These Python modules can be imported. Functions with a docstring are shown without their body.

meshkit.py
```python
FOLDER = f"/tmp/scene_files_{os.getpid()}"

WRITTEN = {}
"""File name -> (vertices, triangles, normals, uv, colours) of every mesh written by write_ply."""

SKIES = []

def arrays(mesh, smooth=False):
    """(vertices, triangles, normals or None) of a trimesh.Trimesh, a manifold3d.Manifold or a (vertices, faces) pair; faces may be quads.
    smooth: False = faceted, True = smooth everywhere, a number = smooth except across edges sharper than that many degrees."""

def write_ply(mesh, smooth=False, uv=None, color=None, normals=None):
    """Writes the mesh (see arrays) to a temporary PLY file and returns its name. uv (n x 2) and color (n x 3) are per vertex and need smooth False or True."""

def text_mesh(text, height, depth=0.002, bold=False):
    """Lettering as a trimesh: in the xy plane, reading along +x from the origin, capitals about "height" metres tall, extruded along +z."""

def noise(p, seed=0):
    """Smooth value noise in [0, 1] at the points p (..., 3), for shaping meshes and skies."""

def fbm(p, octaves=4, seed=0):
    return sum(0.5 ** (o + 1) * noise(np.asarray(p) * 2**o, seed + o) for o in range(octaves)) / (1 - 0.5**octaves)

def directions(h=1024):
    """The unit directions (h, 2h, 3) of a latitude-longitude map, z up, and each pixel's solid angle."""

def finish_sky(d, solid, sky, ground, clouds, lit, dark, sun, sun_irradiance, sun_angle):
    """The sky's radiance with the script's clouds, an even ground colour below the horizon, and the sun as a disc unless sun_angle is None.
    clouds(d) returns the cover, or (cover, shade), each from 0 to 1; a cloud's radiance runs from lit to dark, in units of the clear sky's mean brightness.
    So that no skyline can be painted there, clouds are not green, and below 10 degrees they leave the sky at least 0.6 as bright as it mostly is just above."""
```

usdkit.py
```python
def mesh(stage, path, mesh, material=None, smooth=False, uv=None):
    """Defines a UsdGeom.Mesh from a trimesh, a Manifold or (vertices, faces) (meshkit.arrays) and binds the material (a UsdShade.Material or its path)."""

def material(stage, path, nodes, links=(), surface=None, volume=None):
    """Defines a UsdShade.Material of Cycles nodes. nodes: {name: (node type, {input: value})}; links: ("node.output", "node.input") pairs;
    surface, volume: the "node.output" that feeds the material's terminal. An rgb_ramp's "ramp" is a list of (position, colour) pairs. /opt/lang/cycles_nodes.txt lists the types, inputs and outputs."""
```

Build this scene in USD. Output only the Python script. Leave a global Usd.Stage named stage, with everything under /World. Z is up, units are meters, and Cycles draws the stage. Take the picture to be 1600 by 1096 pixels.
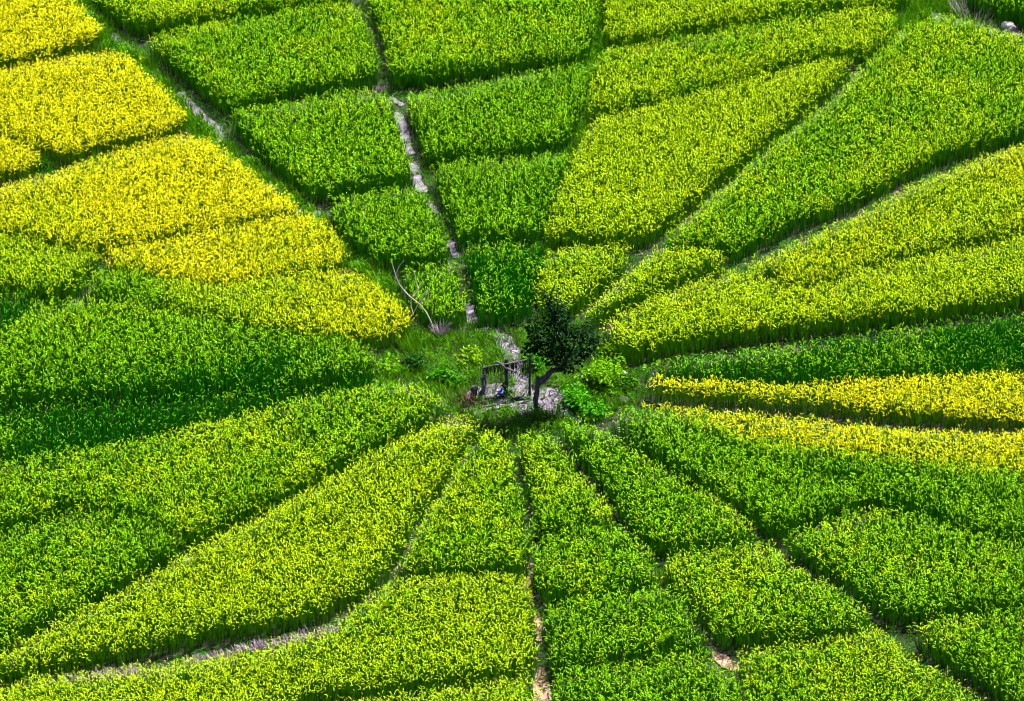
import math, random
import numpy as np, trimesh, shapely
from shapely.geometry import Polygon, LineString, Point
from shapely.ops import unary_union
import usdkit, meshkit
from pxr import Usd, UsdGeom, UsdLux, UsdShade, Gf, Sdf, Vt

stage = Usd.Stage.CreateInMemory()
UsdGeom.SetStageUpAxis(stage, UsdGeom.Tokens.z)
UsdGeom.SetStageMetersPerUnit(stage, 1.0)
UsdGeom.Xform.Define(stage, '/World')
UsdGeom.Scope.Define(stage, '/World/Looks')

# ------------------------------------------------------------------ camera
PITCH, DIST, SCALE = math.radians(30.0), 150.0, 45.0        # a long lens looking down from a hillside
EYE = np.array([0.0, -DIST * math.cos(PITCH), DIST * math.sin(PITCH)])
RIGHT = np.array([1.0, 0, 0]); FWD = -EYE / DIST; UP = np.cross(RIGHT, FWD)
FOCAL_PX = SCALE * DIST
cam = UsdGeom.Camera.Define(stage, '/World/camera')
cam.CreateHorizontalApertureAttr(36.0); cam.CreateVerticalApertureAttr(36.0 * 1096 / 1600)
cam.CreateFocalLengthAttr(36.0 * FOCAL_PX / 1600)
cam.CreateClippingRangeAttr(Gf.Vec2f(1.0, 5000.0))
M4 = np.eye(4); M4[0, :3], M4[1, :3], M4[2, :3], M4[3, :3] = RIGHT, UP, -FWD, EYE
UsdGeom.Xformable(cam).AddTransformOp().Set(Gf.Matrix4d(*M4.ravel().tolist()))
cam.CreateExposureAttr(2.4)

# ------------------------------------------------------------------ sky and sun
SUN_EL = math.radians(56.0); SX, SY = 0.83, 0.557
sun_dir = np.array([SX * math.cos(SUN_EL), SY * math.cos(SUN_EL), math.sin(SUN_EL)]); sun_dir /= np.linalg.norm(sun_dir)
sky_mat = usdkit.material(stage, '/World/Looks/sky_look', {
    'sky': ('sky_texture', {'sky_type': 'single_scattering', 'sun_disc': False, 'sun_elevation': SUN_EL, 'sun_rotation': math.atan2(SX, SY)}),
    'bg': ('background_shader', {'strength': 0.05})}, [('sky.color', 'bg.color')], surface='bg.background')
dome = UsdLux.DomeLight.Define(stage, '/World/sky')
UsdShade.MaterialBindingAPI.Apply(dome.GetPrim()).Bind(sky_mat)
dome.GetPrim().SetCustomDataByKey('kind', 'structure')
sun = UsdLux.DistantLight.Define(stage, '/World/sun')
sun.CreateIntensityAttr(1.25); sun.CreateAngleAttr(0.5); sun.CreateColorAttr(Gf.Vec3f(1.0, 0.97, 0.9))
sun.GetPrim().CreateAttribute('inputs:normalize', Sdf.ValueTypeNames.Bool).Set(True)
zx = sun_dir; xx = np.cross([0, 0, 1.0], zx); xx /= np.linalg.norm(xx); yx = np.cross(zx, xx)
S4 = np.eye(4); S4[0, :3], S4[1, :3], S4[2, :3] = xx, yx, zx
UsdGeom.Xformable(sun).AddTransformOp().Set(Gf.Matrix4d(*S4.ravel().tolist()))

# ------------------------------------------------------------------ helpers
R = np.random.default_rng(20240611)


def at(px, py, z=0.0):
    """The point at height z that the photograph shows at pixel (px, py) of 1600 x 1096."""
    d = FWD * FOCAL_PX + RIGHT * (px - 800) - UP * (py - 548)
    t = (z - EYE[2]) / d[2]
    return EYE + t * d


def upright(px, py, base):
    """The point seen at pixel (px, py) in the vertical plane (facing the valley side) through a base point."""
    d = FWD * FOCAL_PX + RIGHT * (px - 800) - UP * (py - 548)
    t = (base[1] - EYE[1]) / d[1]
    return EYE + t * d


USED = {}


def numbered(parent, name):
    k = USED.get((parent, name), -1) + 1
    USED[(parent, name)] = k
    return name if k == 0 else f'{name}_{k:03d}'


def tag(prim, label=None, category=None, group=None, kind=None):
    for k, v in (('label', label), ('category', category), ('group', group), ('kind', kind)):
        if v:
            prim.SetCustomDataByKey(k, v)
    return prim


def thing(name, label, category, loc=(0, 0, 0), group=None):
    x = UsdGeom.Xform.Define(stage, '/World/' + numbered('/World', name))
    x.AddTranslateOp().Set(Gf.Vec3d(*map(float, loc)))
    p = tag(x.GetPrim(), label, category, group)
    return p


def obj(name, mesh, mat, parent=None, smooth=False, origin=None):
    root = str(parent.GetPath()) if parent is not None else '/World'
    if isinstance(mesh, trimesh.Trimesh):
        mesh = mesh.copy()
    if origin is not None:
        mesh.apply_translation(-np.asarray(origin, float))
    return usdkit.mesh(stage, f'{root}/{numbered(root, name)}', mesh, mat, smooth=smooth).GetPrim()


def tube(points, radii, n=8, cap=True, wob=0.0, rng=R):
    """A tapered tube through points."""
    P = np.asarray(points, float); r = np.broadcast_to(np.asarray(radii, float), len(P))
    V, F = [], []
    T = np.gradient(P, axis=0); T /= np.linalg.norm(T, axis=1, keepdims=True)
    a = np.array([0, 0, 1.0]) if abs(T[0][2]) < 0.9 else np.array([1.0, 0, 0])
    u = np.cross(T[0], a); u /= np.linalg.norm(u)
    for i in range(len(P)):
        u = u - T[i] * (u @ T[i]); u /= np.linalg.norm(u); w = np.cross(T[i], u)
        for k in range(n):
            an = 2 * math.pi * k / n
            q = r[i] * (1 + wob * (rng.random() - 0.5))
            V.append(P[i] + q * (math.cos(an) * u + math.sin(an) * w))
    for i in range(len(P) - 1):
        for k in range(n):
            A, B = i * n + k, i * n + (k + 1) % n
            F += [[A, B, B + n], [A, B + n, A + n]]
    if cap:
        V += [P[0], P[-1]]; c0, c1 = len(V) - 2, len(V) - 1
        for k in range(n):
            F += [[c0, (k + 1) % n, k], [c1, (len(P) - 1) * n + k, (len(P) - 1) * n + (k + 1) % n]]
    return trimesh.Trimesh(np.array(V), np.array(F), process=False)


def smooth_path(pts, n):
    """Catmull-Rom through pts."""
    P = np.asarray(pts, float); P = np.vstack([2 * P[0] - P[1], P, 2 * P[-1] - P[-2]]); out = []
    for i in range(1, len(P) - 2):
        for t in np.linspace(0, 1, n, endpoint=False):
            a, b, c, d = P[i - 1:i + 3]
            out.append(0.5 * (2 * b + (c - a) * t + (2 * a - 5 * b + 4 * c - d) * t * t + (3 * b - a - 3 * c + d) * t ** 3))
    out.append(P[-2])
    return np.array(out)


# ------------------------------------------------------------------ materials
def leaf_look(name, stops, translucent=0.24, tint=(1.15, 1.1, 0.3), vary=0.22, rough=0.4, spec=0.03, patch=0.0):
    """Leaf: each blade takes its own tone from the ramp, each plant a slightly different value."""
    nodes = {'g': ('geometry', {}), 'o': ('object_info', {}),
             'r': ('rgb_ramp', {'ramp': stops}),
             'm': ('map_range', {'value': 0.5, 'from_min': 0.0, 'from_max': 1.0, 'to_min': 1 - vary, 'to_max': 1 + vary}),
             'h': ('hsv', {'hue': 0.5, 'saturation': 1.0, 'value': 1.0, 'fac': 1.0}),
             't': ('mix_color', {'blend_type': 'multiply', 'fac': 1.0, 'b': tint, 'use_clamp': False}),
             'p': ('principled_bsdf', {'roughness': rough, 'specular_ior_level': spec}),
             's': ('translucent_bsdf', {}),
             'x': ('mix_closure', {'fac': translucent})}
    links = [('g.random_per_island', 'r.fac'), ('o.random', 'm.value'), ('m.result', 'h.value'), ('r.color', 'h.color'),
             ('h.color', 'p.base_color'), ('h.color', 't.a'), ('t.result', 's.color'), ('p.BSDF', 'x.closure1'), ('s.BSDF', 'x.closure2')]
    return usdkit.material(stage, '/World/Looks/' + name, nodes, links, surface='x.closure')


def earth_look(name, stops, scale=1.2, bump=0.6, rough=0.95, fine=14.0):
    nodes = {'g': ('geometry', {}),
             'n': ('noise_texture', {'scale': scale, 'detail': 8.0, 'roughness': 0.65}),
             'f': ('noise_texture', {'scale': fine, 'detail': 6.0, 'roughness': 0.7}),
             'mx': ('mix_float', {'fac': 0.45}),
             'r': ('rgb_ramp', {'ramp': stops}),
             'b': ('bump', {'strength': bump, 'distance': 0.05}),
             'p': ('principled_bsdf', {'roughness': rough, 'specular_ior_level': 0.2})}
    links = [('g.position', 'n.vector'), ('g.position', 'f.vector'), ('n.fac', 'mx.a'), ('f.fac', 'mx.b'), ('mx.result', 'r.fac'),
             ('r.color', 'p.base_color'), ('f.fac', 'b.height'), ('b.normal', 'p.normal')]
    return usdkit.material(stage, '/World/Looks/' + name, nodes, links, surface='p.BSDF')


G0, G1 = (0.008, 0.05, 0.0015), (0.02, 0.11, 0.002)
RICE = [   # blades, heads per ripeness; palest blades are straw and painted-in stalk glints
    (leaf_look('young_rice', [(0, (0.005, 0.07, 0.002)), (0.5, (0.016, 0.15, 0.003)), (0.88, (0.04, 0.23, 0.003)), (1, (0.18, 0.3, 0.05))]),
     leaf_look('young_rice_tips', [(0, (0.05, 0.25, 0.001)), (1, (0.16, 0.34, 0.001))])),
    (leaf_look('green_rice', [(0, (0.012, 0.075, 0.001)), (0.6, (0.045, 0.175, 0.001)), (0.95, (0.11, 0.27, 0.002)), (1, (0.42, 0.44, 0.14))]),
     leaf_look('green_rice_heads', [(0, (0.14, 0.32, 0.001)), (1, (0.3, 0.43, 0.001))])),
    (leaf_look('lime_rice', [(0, (0.024, 0.1, 0.001)), (0.6, (0.095, 0.22, 0.001)), (0.95, (0.2, 0.31, 0.002)), (1, (0.48, 0.46, 0.14))]),
     leaf_look('lime_rice_heads', [(0, (0.26, 0.38, 0.001)), (1, (0.44, 0.48, 0.001))])),
    (leaf_look('yellowing_rice', [(0, (0.025, 0.1, 0.001)), (0.5, (0.1, 0.17, 0.001)), (0.9, (0.26, 0.25, 0.01)), (1, (0.5, 0.45, 0.3))]),
     leaf_look('yellowing_rice_heads', [(0, (0.34, 0.4, 0.001)), (1, (0.52, 0.5, 0.002))])),
    (leaf_look('ripe_rice', [(0, (0.035, 0.1, 0.001)), (0.4, (0.16, 0.18, 0.001)), (0.85, (0.4, 0.32, 0.01)), (1, (0.6, 0.5, 0.32))]),
     leaf_look('ripe_rice_heads', [(0, (0.42, 0.41, 0.001)), (0.5, (0.57, 0.49, 0.004)), (0.85, (0.64, 0.5, 0.04)), (1, (0.6, 0.34, 0.03))])),
]
GRASS = [leaf_look('bund_grass_look', [(0, (0.02, 0.11, 0.001)), (0.6, (0.07, 0.2, 0.001)), (1, (0.2, 0.26, 0.01))]),
         leaf_look('lush_grass_look', [(0, (0.04, 0.13, 0.001)), (0.6, (0.13, 0.22, 0.001)), (1, (0.3, 0.3, 0.01))]),
         leaf_look('straw_look', [(0, (0.2, 0.15, 0.18)), (0.6, (0.38, 0.3, 0.36)), (1, (0.15, 0.1, 0.07))], translucent=0.15, tint=(1, 1, 1)),
         leaf_look('tawny_weed_look', [(0, (0.1, 0.2, 0.001)), (0.45, (0.2, 0.22, 0.002)), (0.75, (0.28, 0.19, 0.003)), (1, (0.26, 0.09, 0.01))])]
M_GROUND = earth_look('bund_earth', [(0.3, (0.008, 0.009, 0.004)), (0.5, (0.015, 0.015, 0.008)), (0.72, (0.035, 0.03, 0.02))])  # dark soil, deepened further so its colour carries the furrow shade
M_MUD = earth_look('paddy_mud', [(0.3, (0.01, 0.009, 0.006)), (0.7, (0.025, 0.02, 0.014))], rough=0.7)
M_PATH = earth_look('dry_soil', [(0.32, (0.02, 0.017, 0.018)), (0.48, (0.09, 0.075, 0.095)), (0.66, (0.22, 0.185, 0.235))], scale=3.0, bump=0.9)
M_RED = earth_look('ruddy_soil', [(0.32, (0.05, 0.025, 0.012)), (0.48, (0.17, 0.095, 0.06)), (0.66, (0.3, 0.24, 0.18))], scale=3.0, bump=0.9)

# ------------------------------------------------------------------ plant models (one set of class prims, referenced by every plot)
def blade(base, azim, th0, th1, length, width, segs, power=1.6, twist=0.0, wprof='leaf'):
    """A bent strip: its angle from the vertical goes from th0 to th1."""
    h = np.array([math.cos(azim), math.sin(azim), 0]); side = np.array([-math.sin(azim), math.cos(azim), 0])
    p = np.array(base, float); V = []
    for i in range(segs + 1):
        t = i / segs
        th = th0 + (th1 - th0) * t ** power
        d = math.sin(th) * h + math.cos(th) * np.array([0, 0, 1.0])
        nrm = math.cos(th) * h - math.sin(th) * np.array([0, 0, 1.0])
        w = width * ((0.55 + 0.9 * t) * (1 - t) ** 0.6 * 1.15 if wprof == 'leaf' else (0.3 + 0.7 * math.sin(math.pi * min(1, t * 0.93 + 0.05))))
        tw = twist * t; s = math.cos(tw) * side + math.sin(tw) * nrm
        V += [p - s * w / 2, p + s * w / 2]
        p = p + d * length / segs
    F = []
    for i in range(segs):
        a = 2 * i
        F += [[a, a + 1, a + 3], [a, a + 3, a + 2]]
    return np.array(V), np.array(F), p


def join(parts):
    V, F, n = [], [], 0
    for v, f in parts:
        V.append(v); F.append(f + n); n += len(v)
    return np.vstack(V), np.vstack(F)


def rice_plant(ripe, rng):
    """One hill of rice: upright blades, and heads or flag leaves that nod over. Returns (blade mesh, head mesh)."""
    nb = [10, 9, 8, 7, 6][ripe]; nh = [1, 4, 5, 6, 7][ripe]
    H = [0.92, 0.86, 0.82, 0.78, 0.76][ripe]
    B, C = [], []
    for _ in range(nb):
        az = rng.uniform(0, 2 * math.pi); r = rng.uniform(0, 0.07)
        L = H * rng.uniform(0.75, 1.14)
        v, f, _e = blade((r * math.cos(az), r * math.sin(az), 0), az + rng.normal(0, 0.5), rng.uniform(0.0, 0.1), rng.uniform(0.06, 0.4), L, rng.uniform(0.012, 0.02), 4, 2.4, rng.uniform(-1.2, 1.2))
        B.append((v, f))
    for _ in range(nh):
        az = rng.uniform(0, 2 * math.pi); r = rng.uniform(0, 0.05)
        lean = rng.uniform(0, 2 * math.pi)
        L = H * rng.uniform(0.76, 1.0)
        th = rng.uniform(0.05, 0.2)
        v, f, e = blade((r * math.cos(az), r * math.sin(az), 0), lean, 0.04, th, L, 0.009, 3, 1.5)
        B.append((v, f))
        v, f, _e = blade(e - np.array([0, 0, 0.02]), lean + rng.normal(0, 0.3), th, rng.uniform(1.5, 2.7), rng.uniform(0.1, 0.17), rng.uniform(0.013, 0.021), 5, 0.9, rng.uniform(-0.9, 0.9), 'head')
        C.append((v, f))
    return join(B), join(C)


def tuft(rng, n, h, width, spread=0.8, r0=0.08):
    P = []
    for _ in range(n):
        az = rng.uniform(0, 2 * math.pi); r = rng.uniform(0, r0)
        v, f, _e = blade((r * math.cos(az), r * math.sin(az), 0), az + rng.normal(0, 0.6), rng.uniform(0.05, 0.5), rng.uniform(0.5, 1.2) * spread + 0.3, h * rng.uniform(0.5, 1.15), width * rng.uniform(0.7, 1.3), 3, 1.5, rng.uniform(-1, 1))
        P.append((v, f))
    return join(P)


def leafy(rng, n, h, r, size):
    """A low broad-leaved weed."""
    P = []
    for _ in range(n):
        az = rng.uniform(0, 2 * math.pi); q = r * math.sqrt(rng.random()); z = h * rng.uniform(0.25, 1.0) * (1 - 0.5 * (q / r) ** 2)
        v, f, _e = blade((q * math.cos(az), q * math.sin(az), z), rng.uniform(0, 6.3), rng.uniform(0.4, 1.2), rng.uniform(1.2, 2.2), size * rng.uniform(0.7, 1.3), size * 0.45, 2, 1.0, rng.uniform(-0.8, 0.8))
        P.append((v, f))
    return join(P)


PROTO = {}


def define_proto(key, meshes):
    path = '/World/Looks/models_' + key
    stage.CreateClassPrim(path)
    for i, (name, (v, f), mat) in enumerate(meshes):
        usdkit.mesh(stage, f'{path}/{name}', (v, f), mat)
    PROTO[key] = path


NV = 4
for ripe in range(5):
    for k in range(NV):
        b, h = rice_plant(ripe, R)
        define_proto(f'rice_{ripe}_{k}', [('blades', b, RICE[ripe][0]), ('heads', h, RICE[ripe][1])])
for k in range(3):
    define_proto(f'grass_0_{k}', [('blades', tuft(R, 9, 0.28, 0.016), GRASS[0])])
    define_proto(f'grass_1_{k}', [('blades', tuft(R, 12, 0.34, 0.018), GRASS[1])])
    define_proto(f'grass_2_{k}', [('blades', tuft(R, 10, 0.26, 0.016, 1.3), GRASS[2])])
    define_proto(f'grass_3_{k}', [('blades', tuft(R, 8, 0.36, 0.02, 0.8), GRASS[3])])
    define_proto(f'weed_0_{k}', [('leaves', leafy(R, 40, 0.26, 0.18, 0.075), GRASS[0])])
    define_proto(f'weed_1_{k}', [('leaves', leafy(R, 40, 0.28, 0.2, 0.075), GRASS[1])])


def instancer(path, keys, pos, which, yaw, scale, tilt=None):
    """A PointInstancer over the models named by keys; each plant has its yaw, tilt (x, y) and scale."""
    pi = UsdGeom.PointInstancer.Define(stage, path)
    for i, key in enumerate(keys):
        x = UsdGeom.Xform.Define(stage, f'{path}/models/{key}')
        x.GetPrim().GetReferences().AddInternalReference(PROTO[key])
        pi.CreatePrototypesRel().AddTarget(x.GetPath())
    n = len(pos)
    if tilt is None:
        tilt = np.zeros((n, 2))
    cy, sy = np.cos(yaw / 2), np.sin(yaw / 2)
    tx, ty = tilt[:, 0] / 2, tilt[:, 1] / 2
    q = np.stack([cy, tx * cy + ty * sy, ty * cy - tx * sy, sy], 1)       # small tilt after the yaw
    q /= np.linalg.norm(q, axis=1, keepdims=True)
    pi.CreateProtoIndicesAttr(Vt.IntArray.FromNumpy(np.asarray(which, np.int32)))
    pi.CreatePositionsAttr(Vt.Vec3fArray.FromNumpy(np.asarray(pos, np.float32)))
    pi.CreateOrientationsAttr(Vt.QuathArray([Gf.Quath(*map(float, a)) for a in q]))
    s = np.asarray(scale, np.float32)
    s = np.stack([s] * 3, 1) if s.ndim == 1 else s
    pi.CreateScalesAttr(Vt.Vec3fArray.FromNumpy(s))
    return pi.GetPrim()


def scatter(poly, spacing, jitter=0.45, rng=R):
    x0, y0, x1, y1 = poly.bounds
    xs, ys = np.meshgrid(np.arange(x0, x1, spacing), np.arange(y0, y1, spacing))
    p = np.stack([xs.ravel(), ys.ravel()], 1) + rng.uniform(-jitter, jitter, (xs.size, 2)) * spacing
    return p[shapely.contains_xy(poly, p[:, 0], p[:, 1])]


def nz(p, s, seed=0):
    return meshkit.fbm(np.stack([p[:, 0] / s, p[:, 1] / s, np.zeros(len(p)) + 7.3], 1), 3, seed)


def area(pix, z=0.0):
    q = []
    for x, y in pix:
        x = x - 90 if x < -30 else x + 90 if x > 1630 else x
        y = y - 90 if y < -30 else y + 90 if y > 1130 else y
        q.append(at(x, y, z)[:2])
    return Polygon(q).buffer(0)


# ------------------------------------------------------------------ ground
gx = np.concatenate([[-900, -300, -90], np.linspace(-34, 34, 90), [90, 300, 900]])
gy = np.concatenate([[-130, -70], np.linspace(-40, 44, 110), [90, 300, 900]])
X, Y = np.meshgrid(gx, gy)
Z = 0.05 * (meshkit.fbm(np.stack([X / 1.6, Y / 1.6, X * 0], -1), 3, 3) - 0.5) - 0.03
idx = np.arange(X.size).reshape(X.shape)
quads = np.stack([idx[:-1, :-1], idx[:-1, 1:], idx[1:, 1:], idx[1:, :-1]], -1).reshape(-1, 4)
tag(obj('ground', (np.stack([X, Y, Z], -1).reshape(-1, 3), quads), M_GROUND, smooth=True), kind='structure')

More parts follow.
